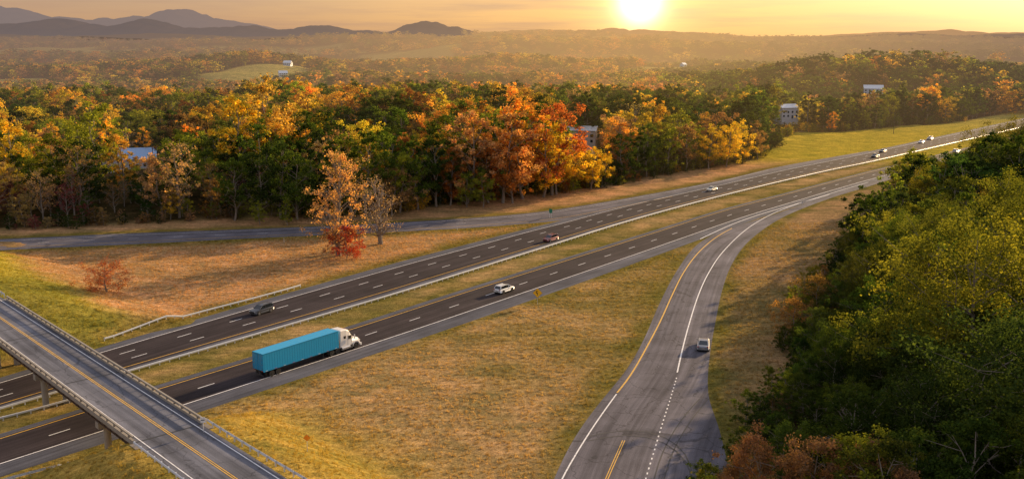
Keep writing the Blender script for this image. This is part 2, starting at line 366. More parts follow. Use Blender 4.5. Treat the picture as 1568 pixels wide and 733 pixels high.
for sp in (-181.5,-156.5,-130.5):
    bbox(sp-.55,sp+.55,W0+.4,W1-.4,4.75,5.67,M_conc)
    for w in (W0+1.7,(W0+W1)/2,W1-1.7):
        bb.cyl(B(sp,w,-.3),B(sp,w,4.745),.48,M_conc,16)
for s0,s1 in ((-203,-201.02),(-116.98,-115)): bbox(s0,s1,W0-.4,W1+.4,2.,6.95,M_concd)
bb.obj('highway_bridge')
line_s=np.arange(-330,-39,6.)
L0=np.array([B(s,W0+.34)[:2] for s in line_s]); L1=np.array([B(s,W1-.34)[:2] for s in line_s])
sheet('bridge_road',L0,L1,7.0,M_deck)
mk=Marks(7.012); my=Marks(7.012); ctr=(L0+L1)/2
my.line(ctr+BN*.14,.13); my.line(ctr-BN*.14,.13); mk.line(L0+BN*.75,.15); mk.line(L1-BN*.75,.15)
jm=Marks(7.008); 
for s in list(np.arange(S0,S1+1,28.)): jm.line(np.array([B(s,W0+.4)[:2],B(s,W1-.4)[:2]]),.35)
mk.obj('white_road_markings',M_w); my.obj('yellow_road_markings',M_y); jm.obj('bridge_expansion_joints',smat('dark_joint',(.03,.03,.03)))
# ------------------------------------------------------------------ guard rails
def rail(P,name='guard_rail',double=False,wood=False,zoff=0.,hs=1.):
    P=np.array(P); d=np.r_[0,np.cumsum(np.linalg.norm(np.diff(P,axis=0),axis=1))]
    q=np.arange(0,d[-1],2.0); x=np.interp(q,d,P[:,0]);y=np.interp(q,d,P[:,1]); z=tz(x,y)+zoff; z[np.abs(z)<.02]=0
    t=np.c_[np.gradient(x),np.gradient(y)]; t/=np.linalg.norm(t,axis=1)[:,None]; nrm=np.c_[-t[:,1],t[:,0]]
    mb=MB()
    for i in range(len(q)): mb.box((x[i],y[i],z[i]+.36),(.14,.14,.76),M_wood if wood else M_galv,rot=math.atan2(t[i,1],t[i,0]))
    prof=[(.10,.42),(.17,.48),(.17,.54),(.10,.59),(.17,.64),(.17,.70),(.10,.76)]
    sides=(1,-1) if double else (1,)
    for sd in sides:
        rings=[]
        for i in range(len(q)):
            a=[(x[i]+nrm[i,0]*o_*sd,y[i]+nrm[i,1]*o_*sd,z[i]+h) for o_,h in prof]
            b_=[(x[i]+nrm[i,0]*(o_-.02)*sd,y[i]+nrm[i,1]*(o_-.02)*sd,z[i]+h) for o_,h in prof[::-1]]
            rings.append(a+b_)
        mb.loft(rings,M_galv)
    return mb.obj(name)
dirn=np.gradient(FLn,axis=0); dirn/=np.linalg.norm(dirn,axis=1)[:,None]; rgt=np.c_[dirn[:,1],-dirn[:,0]]
med=FLn+rgt*.9
rail(med[(med[:,0]>-130)&(med[:,1]<620)],double=True)
rail(spl(GL([(147,526),(300,483),(400,457),(460,440)]),3)[::-1],wood=False)
rail(spl([B(-117,W1+.3)[:2],B(-105,W1+.3)[:2],B(-92,W1+.6)[:2],B(-70,W1+1)[:2]],3))
rail(spl([B(-117,W0-.1)[:2],B(-100,W0-.1)[:2],B(-70,W0-.1)[:2]],3)[::-1])
rail(spl([B(-203,W1+.2)[:2],B(-225,W1+.4)[:2],B(-260,W1+.5)[:2]],3)[::-1])
rail(spl(GL([(-120,675),(0,645),(60,630),(125,611)]),3)[::-1])
rail(spl(GL([(0,765),(80,738),(175,690),(200,683)]),3))
# ------------------------------------------------------------------ trees
def bark_mat():
    m,nt,o=newmat('tree_bark'); b=N(nt,'ShaderNodeBsdfDiffuse'); tc=N(nt,'ShaderNodeTexCoord')
    n=noise(nt,mapping(nt,tc.outputs['Object'],(3,3,.6)),1.,5); nt.links.new(mixc(nt,n,(.10,.08,.06),(.38,.33,.28)),b.inputs[0])
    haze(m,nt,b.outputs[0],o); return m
M_bark=bark_mat()
def leaf_mat(name,inst):
    m,nt,o=newmat(name)
    if inst: t=N(nt,'ShaderNodeAttribute',attribute_type='INSTANCER',attribute_name='tint').outputs['Color']
    else: t=N(nt,'ShaderNodeObjectInfo').outputs['Color']
    lv=N(nt,'ShaderNodeAttribute',attribute_name='lv').outputs['Fac']
    c=mixc(nt,1.,t,ramp(nt,lv,[(0.,(.36,.44,.45)),(.5,(1.,1.,1.)),(1.,(1.8,1.6,1.1))]),'MULTIPLY')
    d=N(nt,'ShaderNodeBsdfDiffuse'); tr=N(nt,'ShaderNodeBsdfTranslucent'); nt.links.new(c,d.inputs[0])
    nt.links.new(mixc(nt,1.,c,(1.65,1.5,.7),'MULTIPLY'),tr.inputs[0])
    mx=N(nt,'ShaderNodeMixShader'); mx.inputs[0].default_value=.45; nt.links.new(d.outputs[0],mx.inputs[1]); nt.links.new(tr.outputs[0],mx.inputs[2])
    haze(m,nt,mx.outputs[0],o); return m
M_leafI=leaf_mat('foliage_forest',True); M_leafO=leaf_mat('foliage_tree',False)
def tube(P,r0,r1,n=6):
    P=np.array(P); k=len(P); V=[];
    for i in range(k):
        d=P[min(i+1,k-1)]-P[max(i-1,0)]; d/=np.linalg.norm(d)+1e-9
        a=np.cross(d,[.3,.9,.1]); a/=np.linalg.norm(a)+1e-9; b=np.cross(d,a); r=r0+(r1-r0)*i/(k-1)
        for j in range(n):
            t=2*math.pi*j/n; V.append(P[i]+a*math.cos(t)*r+b*math.sin(t)*r)
    F=[(i*n+j,i*n+(j+1)%n,(i+1)*n+(j+1)%n,(i+1)*n+j) for i in range(k-1) for j in range(n)]
    return np.array(V),np.array(F)
def tree_mesh(name,seed,H=20.,R=5.5,base=.25,nleaf=5000,leaf=.45,kind='decid',nl=16,twig=1.,mat=None,top=1.,tk=1.):
    g=np.random.default_rng(seed); Vs=[];Fs=[];off=0
    def addt(P,r0,r1,n=6):
        nonlocal off
        v,f=tube(P,r0,r1,n); Vs.append(v);Fs.append(f+off);off+=len(v)
    k=7; tp=np.zeros((k,3)); tp[:,2]=np.linspace(0,.93*H,k); tp[1:,0]+=np.cumsum(g.normal(0,.018*H,k-1)); tp[1:,1]+=np.cumsum(g.normal(0,.018*H,k-1))
    tr=.017*H*tk; 
    tv=lambda h:np.array([np.interp(h*H,tp[:,2],tp[:,i]) for i in range(3)])
    addt(tp,tr,tr*.12,8)
    C=[];RC_=[]
    for i in range(nl):
        h=base+(.95-base)*((i+g.random()*.7)/nl); t=(h-base)/(1-base); az=i*2.4+g.normal(0,.35)
        env=R*max(.25,math.sin(math.pi*min(1,t*.82+.14))**.65)*g.uniform(.65,1.12)
        st=tv(max(.12,h-.14-.08*g.random())); en=tv(min(h,.93))+np.array([math.cos(az)*env,math.sin(az)*env,H*g.uniform(-.03,.05)])
        mid=(st+en)/2+np.array([0,0,-.02*H*g.random()])+g.normal(0,.03*R,3)
        addt([st,mid,en],tr*.38*(1-.5*t),tr*.06,5)
        rc=R*g.uniform(.19,.34); C.append(en);RC_.append(rc)
        if env>R*.5: C.append(mid+g.normal(0,.08*R,3)+[0,0,.05*H]);RC_.append(rc*.9)
        for q in range(3):
            e2=en+g.normal(0,.30*R,3)*[1,1,.75]; addt([mid+(en-mid)*g.uniform(0,.6),(mid+e2)/2+g.normal(0,.05*R,3),e2],tr*.16,tr*.03,4)
            C.append(e2);RC_.append(R*g.uniform(.12,.26))
    for q in range(4):
        C.append(tv(.93)+np.array([*g.normal(0,.16*R,2),H*g.uniform(-.02,.07)*top]));RC_.append(R*g.uniform(.16,.28))
    C=np.array(C);RC_=np.array(RC_); w=RC_**2; w/=w.sum()
    ci=g.choice(len(C),nleaf,p=w); dr=g.normal(size=(nleaf,3)); dr/=np.linalg.norm(dr,axis=1)[:,None]
    rad=RC_[ci]*(.35+.75*g.random(nleaf)**.6)*twig
    lump=.75+.5*np.sin(dr[:,0]*5+ci)*np.cos(dr[:,1]*5+ci*2)
    pos=C[ci]+dr*(rad*lump)[:,None]*[1,1,.8]
    nrm=dr+g.normal(0,.55,(nleaf,3))+[0,0,.25]; nrm/=np.linalg.norm(nrm,axis=1)[:,None]
    a=np.cross(nrm,g.normal(size=(nleaf,3))); a/=np.linalg.norm(a,axis=1)[:,None]; b=np.cross(nrm,a)
    sz=(leaf*.5*g.uniform(.6,1.4,nleaf))[:,None]
    LV=np.stack([pos-a*sz,pos-b*sz*.8+nrm*sz*.2,pos+a*sz,pos+b*sz*.8+nrm*sz*.2],1).reshape(-1,3)
    LF=np.arange(nleaf*4).reshape(-1,4)+off
    Vw=np.vstack(Vs);Fw=np.vstack(Fs); V=np.vstack([Vw,LV]);F=np.vstack([Fw,LF])
    me=bpy.data.meshes.new(name); me.from_pydata(V.tolist(),[],F.tolist())
    me.materials.append(mat or M_leafI); me.materials.append(M_bark)
    me.polygons.foreach_set('material_index',np.r_[np.ones(len(Fw),int),np.zeros(nleaf,int)].astype(np.int32))
    clv=g.uniform(-.28,.28,len(C)); lv=np.clip(.5+clv[ci]+g.normal(0,.17,nleaf),0,1)
    at=me.attributes.new('lv','FLOAT','POINT'); at.data.foreach_set('value',np.r_[np.zeros(len(Vw)),np.repeat(lv,4)].astype(np.float32))
    me.update(); return me
def proto_col(name,meshes):
    c=bpy.data.collections.new(name)
    for i,me in enumerate(meshes):
        o=bpy.data.objects.new('%s_form_%02d'%(name,i),me); c.objects.link(o)
    return c
MID=[tree_mesh('mid%d'%i,100+i,20,R,bs,nlv,.44,nl=n,top=tp) for i,(R,bs,nlv,n,tp) in enumerate([(5.5,.22,5200,16,1),(4.6,.18,4800,16,1.3),(6.2,.25,5600,17,.8),(5.0,.30,4600,14,1),(3.9,.15,4200,15,1.6),(6.6,.2,5800,18,.7)])]
MID.append(tree_mesh('mid6',120,20,4.6,.28,1500,.42,nl=18,twig=1.1))
MID.append(tree_mesh('mid7',121,20,4.2,.2,5600,.42,nl=15,top=1.8))
MID.append(tree_mesh('mid8',122,20,4.0,.35,700,.4,nl=20,twig=1.1,tk=1.2))
HI=[tree_mesh('hi%d'%i,200+i,20,R,bs,nlv,.30,nl=n,top=tp) for i,(R,bs,nlv,n,tp) in enumerate([(5.8,.15,17000,22,1),(5.0,.12,15000,20,1.3),(6.6,.18,19000,24,.8),(4.4,.1,13000,18,1.5)])]
LOW=[tree_mesh('low%d'%i,300+i,20,R,.2,700,1.15,nl=10) for i,R in enumerate((6.5,7.2,5.8,6.8))]
cMID=proto_col('broadleaf',MID); cHI=proto_col('near_broadleaf',HI); cLOW=proto_col('far_broadleaf',LOW)
def tuft_mesh(i):
    g=np.random.default_rng(900+i); V=[];F=[]
    for k in range(16):
        p=g.normal(0,.22,2); h=g.uniform(.5,1.); a=g.uniform(0,6.28); l=g.normal(0,.25,2); w=.05
        o=len(V); V+=[(p[0]-math.cos(a)*w,p[1]-math.sin(a)*w,0),(p[0]+math.cos(a)*w,p[1]+math.sin(a)*w,0),(p[0]+l[0],p[1]+l[1],h)]; F.append((o,o+1,o+2))
    me=bpy.data.meshes.new('tuft%d'%i); me.from_pydata(V,[],F); me.materials.append(M_leafI)
    at=me.attributes.new('lv','FLOAT','POINT'); at.data.foreach_set('value',g.uniform(.35,.75,len(V)).astype(np.float32)); return me
cTUFT=proto_col('grass_tuft',[tuft_mesh(i) for i in range(3)])
def scatter(name,pts,pidx,rz,scl,tint,coll):
    n=len(pts); me=bpy.data.meshes.new(name); me.vertices.add(n); me.vertices.foreach_set('co',np.asarray(pts,np.float32).ravel())
    a=me.attributes.new('pidx','INT','POINT'); a.data.foreach_set('value',np.asarray(pidx,np.int32))
    rot=np.zeros((n,3),np.float32); rot[:,2]=rz; a=me.attributes.new('rotv','FLOAT_VECTOR','POINT'); a.data.foreach_set('vector',rot.ravel())
    a=me.attributes.new('sclv','FLOAT_VECTOR','POINT'); a.data.foreach_set('vector',np.asarray(scl,np.float32).ravel())
    t=np.ones((n,4),np.float32); t[:,:3]=tint; a=me.attributes.new('tint','FLOAT_COLOR','POINT'); a.data.foreach_set('color',t.ravel())
    me.update(); o=bpy.data.objects.new(name,me); scene.collection.objects.link(o)
    ng=bpy.data.node_groups.new(name,'GeometryNodeTree'); ng.interface.new_socket('Geometry',in_out='INPUT',socket_type='NodeSocketGeometry'); ng.interface.new_socket('Geometry',in_out='OUTPUT',socket_type='NodeSocketGeometry')
    gi=ng.nodes.new('NodeGroupInput'); go=ng.nodes.new('NodeGroupOutput'); ip=ng.nodes.new('GeometryNodeInstanceOnPoints'); ci=ng.nodes.new('GeometryNodeCollectionInfo')
    ci.inputs['Collection'].default_value=coll; ci.inputs['Separate Children'].default_value=True; ci.inputs['Reset Children'].default_value=True
    def na(nm,ty):
        q=ng.nodes.new('GeometryNodeInputNamedAttribute'); q.data_type=ty; q.inputs['Name'].default_value=nm; return [s for s in q.outputs if s.enabled][0]
    ip.inputs['Pick Instance'].default_value=True
    e=ng.nodes.new('FunctionNodeEulerToRotation'); L=ng.links.new
    L(na('rotv','FLOAT_VECTOR'),e.inputs[0]); L(e.outputs[0],ip.inputs['Rotation']); L(na('sclv','FLOAT_VECTOR'),ip.inputs['Scale']); L(na('pidx','INT'),ip.inputs['Instance Index'])
    L(gi.outputs[0],ip.inputs['Points']); L(ci.outputs[0],ip.inputs['Instance']); L(ip.outputs[0],go.inputs[0])
    md=o.modifiers.new('scatter','NODES'); md.node_group=ng; print(name,n); return o
PAL=np.array([[.035,.06,.017],[.07,.105,.022],[.19,.21,.032],[.50,.37,.06],[.50,.28,.06],[.34,.16,.05],[.22,.145,.07],[.17,.055,.065],[.34,.23,.13]])
#            0 dk green      1 green        2 yel-green     3 yellow      4 orange      5 rust        6 brown       7 purple     8 tan
def tints(x,y,g,zone=None):
    n=len(x); nf=north_forest(x,y); 
    w=np.tile(np.array([.30,.29,.22,.09,.05,.015,.045,.0,.06]),(n,1))
    az=np.degrees(np.arctan2(x,y)); r=np.hypot(x,y)
    cen=((az>-6)&(az<8)&(r<460))[:,None]; w=np.where(cen,np.array([.18,.19,.17,.15,.16,.08,.05,0,.05]),w)
    edl=((az<-14)&(nf<26))[:,None]; w=np.where(edl,np.array([.10,.12,.05,.01,.01,.01,.10,.60,.12]),w)
    far=(r>600)[:,None]; w=np.where(far,np.array([.22,.21,.16,.11,.11,.04,.09,0,.09]),w)
    rgt=((az>9)&(r>430))[:,None]; w=np.where(rgt,np.array([.38,.32,.19,.06,.01,.0,.04,0,.02]),w)
    if zone=='right': w=np.tile(np.array([.36,.34,.22,.02,.0,.0,.05,0,0]),(n,1))
    cl=np.stack([vn(x/34,y/34,60+k) for k in range(9)],1)**3*3.; w=w*cl; w/=w.sum(1)[:,None]
    u=g.random(n)[:,None]; k=(np.cumsum(w,1)<u).sum(1).clip(0,8)
    t=PAL[k]*g.uniform(.62,1.38,(n,1))*g.uniform(.88,1.12,(n,3)); return t,k
def grid(x0,x1,y0,y1,sp,g):
    X,Y=np.meshgrid(np.arange(x0,x1,sp),np.arange(y0,y1,sp)); n=X.size
    return X.ravel()+g.uniform(-.42,.42,n)*sp,Y.ravel()+g.uniform(-.42,.42,n)*sp
g=np.random.default_rng(7)
CLR=[(G(208,262),14,0),(G(892,250),12,0),(G(1203,190),10,0),(G(1336,150),12,0),(G(40,156),14,0),(G(214,118),16,0)]
def openings(x,y):
    """height limit factor where houses stand with low young growth in front of them"""
    k=np.full(len(x),9.)
    for c,rad,_ in CLR:
        L=np.linalg.norm(c); d=c/L; a=(x-c[0])*d[0]+(y-c[1])*d[1]; p=np.abs(-(x-c[0])*d[1]+(y-c[1])*d[0]); sl=CH/L
        inside=(p<rad*1.1)&(a<rad*.8)&(a>-220)
        lim=np.clip((-a-rad*.6)*sl/20*.8+.02,0,9); k=np.where(inside,np.minimum(k,lim),k)
    return k
az=lambda x,y:np.degrees(np.arctan2(x,y))
RM=820
x,y=grid(-560,640,240,RM+10,8.8,g); r=np.hypot(x,y)
fo=(north_forest(x,y)>3)|((right_forest(x,y)>2)&(r>255)); k=fo&(r<RM)&(r>230)&(np.abs(az(x,y))<33)&(dist_to(x,y,HC)>24)
k&=~((clearing(x,y)>.5)); k&=g.random(len(x))<.95
x,y=x[k],y[k]; nf=north_forest(x,y); t,kk=tints(x,y,g); rt=right_forest(x,y)>0
t2,k2=tints(x,y,g,'right'); nr=rt&(nf<0); t=np.where(nr[:,None],t2,t); kk=np.where(nr,k2,kk)
H=g.uniform(.70,1.22,len(x))*(.72+.55*vn(x/42,y/42,71)); H*=np.where((nf<26)&(x<-60)&(nf>0),.66,1.); H*=np.where((nf<9)&(nf>0),.8,1); H*=np.where(nr&(right_forest(x,y)<22),.78,1.)
lim=openings(x,y); H=np.minimum(H,lim); k=H>.12; x,y,t,kk,H,nf=x[k],y[k],t[k],kk[k],H[k],nf[k]
p=g.integers(0,6,len(x)); p=np.where((kk==0)&(g.random(len(x))<.35),7,p); p=np.where((kk>=6)&(g.random(len(x))<.45),6,p); p=np.where((kk>=7)&(g.random(len(x))<.3),8,p)
sc=np.c_[H*g.uniform(.95,1.35,len(x)),H*g.uniform(.95,1.35,len(x)),H]
scatter('autumn_forest',np.c_[x,y,tz(x,y)-.2],p,g.uniform(0,6.28,len(x)),sc,t,cMID)
ex=[];
for i in range(len(NB)-1):
    L=np.linalg.norm(NB[i+1]-NB[i]); n=int(L/1.6); q=g.random(n)[:,None]; ex.append(NB[i]+(NB[i+1]-NB[i])*q+g.normal(0,2.2,(n,2))+[0,1.5])
for i in range(len(RBd)-1):
    L=np.linalg.norm(RBd[i+1]-RBd[i]); n=int(L/1.1); q=g.random(n)[:,None]; ex.append(RBd[i]+(RBd[i+1]-RBd[i])*q+g.normal(0,2.2,(n,2))+[.5,0])
ex=np.vstack(ex); x,y=ex.T; k=np.abs(az(x,y))<35; k&=dist_to(x,y,RC)>3.5; x,y=x[k],y[k]; t,kk=tints(x,y,g); rg=right_forest(x,y)>-8; t2,_=tints(x,y,g,'right'); t=np.where(rg[:,None],t2,t)
H=g.uniform(.10,.34,len(x)); scatter('forest_edge_shrubs',np.c_[x,y,tz(x,y)-.6],g.integers(0,6,len(x)),g.uniform(0,6.28,len(x)),np.c_[H*1.2,H*1.2,H],t*.9,cMID)
x,y=grid(20,330,60,300,7.4,g); r=np.hypot(x,y); k=(right_forest(x,y)>3)&(r<=262)&(az(x,y)<33)&(r>90); x,y=x[k],y[k]
t,kk=tints(x,y,g,'right'); H=g.uniform(.45,.92,len(x)); H*=np.where(right_forest(x,y)<12,.66,1.); 
sc=np.c_[H*1.2,H*1.2,H]; scatter('woodland',np.c_[x,y,tz(x,y)-.2],g.integers(0,4,len(x)),g.uniform(0,6.28,len(x)),sc,t,cHI)
x1,y1=grid(-1500,1500,680,2500,12.5,g); x2,y2=grid(-5200,5200,2300,8400,42,g)
s1=np.full(len(x1),1.1); s2=np.full(len(x2),2.0); r=np.hypot(x1,y1); k=(r>=RM)&(r<2500); x1,y1,s1=x1[k],y1[k],s1[k]; r=np.hypot(x2,y2); k=(r>=2500); x2,y2,s2=x2[k],y2[k],s2[k]
x=np.r_[x1,x2];y=np.r_[y1,y2];s=np.r_[s1,s2]; k=(np.abs(az(x,y))<31)&(clearing(x,y)<.5)&(dist_to(x,y,HC)>24)&(openings(x,y)>.6); x,y,s=x[k],y[k],s[k]
t,kk=tints(x,y,g); H=g.uniform(.75,1.15,len(x)); sc=np.c_[s*H*1.25,s*H*1.25,H*(1+.25*(s-1))*.95]
scatter('distant_forest',np.c_[x,y,tz(x,y)-.5],g.integers(0,4,len(x)),g.uniform(0,6.28,len(x)),sc,t,cLOW)
x=g.uniform(-150,110,110000); y=g.uniform(105,300,110000)
sF=side(FU,x,y); sN=side(NLd,x,y); sL=side(RAL,x,y); sR=side(RAR,x,y); sLR=side(LRL,x,y)
k=((sN<-.6)&(sL<-.6)&(y<260))|((sF>.8)&(sLR<-.8))|((sR>.6)&(right_forest(x,y)<2))
s_=x*BA[0]+y*BA[1]; w_=x*BN[0]+y*BN[1]; k&=~((w_>W0-.8)&(w_<W1+.8)); k&=np.abs(az(x,y))<29; k&=g.random(len(x))<.65
x,y=x[k],y[k]; tc_=turf(x,y)*g.uniform(.7,1.35,(len(x),1)); h=g.uniform(.18,.5,len(x))
scatter('grass_tufts',np.c_[x,y,tz(x,y)-.02],g.integers(0,3,len(x)),g.uniform(0,6.28,len(x)),np.c_[h*1.6,h*1.6,h],tc_,cTUFT)
# individual trees ----------------------------------------------------
def own(me):
    c=me.copy(); c.materials[0]=M_leafO; return c
oM=[own(m_) for m_ in MID]; oH=[own(m_) for m_ in HI]
bigtree=tree_mesh('broad_crown',410,20,8.6,.12,34000,.26,nl=34,mat=M_leafO,top=.6); tallsparse=tree_mesh('tall_sparse',411,20,4.2,.15,5200,.30,nl=36,mat=M_leafO,twig=1.1,top=1.2,tk=1.5); barer=tree_mesh('bare_crown',412,20,5.4,.20,1700,.24,nl=46,mat=M_leafO,twig=1.2,tk=2.2); lowtree=tree_mesh('low_round',413,8,4.2,.1,5000,.24,nl=18,mat=M_leafO,top=.7); twiggy=tree_mesh('twiggy_shrub',414,6,3.6,.12,4200,.18,nl=24,mat=M_leafO,twig=1.1,tk=1.6)
def tree(name,u,v,h,me,col,bh=20.,wide=1.,rot=0.):
    p=G(u,v); z=float(tz(p[0],p[1])[0]); o=bpy.data.objects.new(name,me); scene.collection.objects.link(o)
    o.location=(p[0],p[1],z-.15); s=h/bh; o.scale=(s*wide,s*wide,s); o.rotation_euler=(0,0,rot); o.color=(*col,1); return o
YEL=(.58,.43,.05); ORG=(.58,.29,.055); RST=(.40,.17,.05); GRN=(.075,.115,.022); YG=(.22,.25,.035); DG=(.04,.065,.018); TAN=(.42,.28,.16); BRN=(.28,.18,.09); RED=(.30,.05,.03)
tree('tulip_poplar_tree',519,392,27.5,tallsparse,(.50,.30,.15),rot=.4,wide=1.05)
tree('bare_maple_tree',583,374,19.5,barer,(.52,.36,.23),rot=1.)
tree('red_maple_tree',531,396,8.5,lowtree,RED,8.,1.05)
tree('dogwood_tree',165,457,6.8,twiggy,(.36,.11,.05),6.,1.1)
for u,v,h,i,c in [(640,322,23,0,GRN),(612,326,20,3,YG),(668,318,24,7,DG),(690,316,20,1,RST),(715,314,31,1,(.50,.29,.14)),(748,312,23,4,RST),(770,312,31,0,(.50,.27,.11)),(800,306,34,1,ORG),(785,312,20,2,(.45,.20,.05)),(832,303,28,4,YEL),(852,299,24,0,YEL),(868,294,18,2,(.55,.36,.06)),(740,318,12,0,YG),(715,318,11,2,YG),(845,300,33,5,(.42,.14,.05)),
    (905,291,15.5,2,YEL),(893,288,12,0,(.50,.38,.06)),(925,287,13,3,YEL),(955,280,19,5,DG),(990,272,16,0,GRN),(1022,268,19,1,YG),(1050,263,20,3,BRN),(1085,259,18,0,YEL),(1112,256,19,2,YEL),(1135,250,18,5,YEL),(1160,245,17,0,BRN),
    (600,330,16,5,BRN),(560,332,27,3,GRN),(540,333,25,0,YG),(500,334,24,7,DG),(455,336,22,5,GRN),(430,335,24,0,DG),(395,336,22,2,DG),(360,338,20,3,GRN),(275,335,24,6,TAN),(250,336,20,3,TAN),(125,330,22,6,BRN),(440,345,8,1,YG),(398,344,7,2,YG),
    (15,305,27,1,YEL),(55,300,21,0,YG),(145,300,31,2,YG),(185,300,22,1,(.5,.33,.08)),(380,305,33,1,YEL),(425,297,38,0,(.50,.34,.09)),(1275,203,12,1,ORG),(1375,196,9,0,DG)]:
    tree('autumn_tree',u,v,h,oM[i],c,rot=u*.7,wide=1.1)
for u,v,h,c,wd in [(1475,660,29,(.15,.16,.025),1.05),(1560,560,27,(.12,.135,.022),1.),(1335,640,15,DG,.9),(1275,610,12,GRN,.85),(1560,800,24,(.05,.08,.022),1.2),(1420,780,17,DG,1.),(1315,495,14,(.09,.10,.025),.8),(1370,450,17,GRN,.75),(1430,470,20,(.10,.12,.025),.9),(1545,420,24,(.13,.15,.025),1.),(1405,360,18,(.16,.15,.025),.7),(1450,330,19,(.16,.17,.03),.9),(1550,300,27,(.10,.10,.02),1.),(1505,310,24,(.12,.13,.025),.9),(1410,308,16,(.09,.10,.02),.7),(1378,318,16,(.15,.13,.03),.6),(1310,410,10,(.13,.14,.03),.8)]:
    tree('oak_tree',u,v,h,bigtree,c,rot=u*.31,wide=wd)
for u,v,h,c,wd in [(1165,850,14,(.27,.145,.08),1.),(1235,865,15.5,(.25,.145,.08),1.05),(1330,880,14,(.25,.145,.09),1.),(1130,820,10,(.26,.15,.08),.8)]:
    tree('rust_oak_tree',u,v,h,oH[0] if u%2 else oH[2],c,rot=u*.3,wide=wd)
tree('small_oak_tree',1215,520,8,lowtree,(.24,.14,.06),8.,1.)
tree('small_oak_tree',1250,490,9,lowtree,(.19,.125,.05),8.,1.)
# ------------------------------------------------------------------ mountains
def mountain(name,prof,dist,depth,z0,seed,ca,cb,f=.8,mist=110.):
    P=np.array(prof,float); us=np.linspace(P[0,0],P[-1,0],520); 
    hs=np.interp(us,P[:,0],55.5-P[:,1]); hs=np.convolve(np.pad(hs,6,'edge'),np.ones(13)/13,'valid'); hs+=(fbm(us/16,us*0,seed+3,4)-.47)*np.clip(np.abs(hs),3,12)*.6; hs=hs/FPX*dist
    xs_=(us-784)/FPX*dist; nyy=30; tt=np.linspace(-1,1,nyy)
    XX,TT=np.meshgrid(xs_,tt); HH=np.tile(hs,(nyy,1))
    n=fbm(XX/600,TT*depth/600,seed,5); rid=1-np.abs(TT)**1.25
    Z=CH+HH*rid+(n-.47)*HH.clip(40)*(.2+.8*(1-rid))*1.3; Z=np.where(np.abs(TT)>.98,z0-50,Z); Z=Z-(1-rid)*CH
    V=np.c_[XX.ravel(),(dist+TT*depth).ravel(),Z.ravel()]; id_=np.arange(V.shape[0]).reshape(nyy,-1)
    F=np.stack([id_[:-1,:-1],id_[:-1,1:],id_[1:,1:],id_[1:,:-1]],-1).reshape(-1,4)
    me=bpy.data.meshes.new(name); me.from_pydata(V.tolist(),[],F.tolist()); me.polygons.foreach_set('use_smooth',[True]*len(F))
    m,nt,o=newmat(name+'_woods'); b=N(nt,'ShaderNodeBsdfDiffuse'); tc=N(nt,'ShaderNodeTexCoord')
    nt.links.new(ramp(nt,noise(nt,tc.outputs['Object'],.004,6),[(.3,(.03,.03,.02)),(.7,(.11,.075,.04))]),b.inputs[0])
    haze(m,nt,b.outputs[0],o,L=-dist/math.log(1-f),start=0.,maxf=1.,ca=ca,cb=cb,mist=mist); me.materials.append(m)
    ob=bpy.data.objects.new(name,me); scene.collection.objects.link(ob)
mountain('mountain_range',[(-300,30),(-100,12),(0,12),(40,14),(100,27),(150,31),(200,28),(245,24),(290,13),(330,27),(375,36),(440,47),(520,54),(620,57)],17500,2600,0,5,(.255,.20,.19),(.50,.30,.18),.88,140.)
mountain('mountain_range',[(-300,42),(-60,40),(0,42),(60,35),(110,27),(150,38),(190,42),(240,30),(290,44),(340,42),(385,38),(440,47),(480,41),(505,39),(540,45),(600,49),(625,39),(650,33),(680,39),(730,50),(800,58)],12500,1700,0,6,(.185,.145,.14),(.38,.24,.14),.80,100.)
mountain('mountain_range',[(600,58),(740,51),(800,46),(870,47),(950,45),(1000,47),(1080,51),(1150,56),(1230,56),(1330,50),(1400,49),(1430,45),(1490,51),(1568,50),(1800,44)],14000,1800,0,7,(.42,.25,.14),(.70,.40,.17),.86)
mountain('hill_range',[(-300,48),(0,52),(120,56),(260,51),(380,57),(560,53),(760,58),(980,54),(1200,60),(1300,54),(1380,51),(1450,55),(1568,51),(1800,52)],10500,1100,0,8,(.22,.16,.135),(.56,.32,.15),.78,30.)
mountain('hill_range',[(-300,60),(0,60),(150,56),(300,63),(480,57),(640,63),(800,57),(960,64),(1100,58),(1250,63),(1400,57),(1568,57),(1800,58)],9000,500,0,9,(.17,.12,.095),(.44,.25,.12),.68,14.)
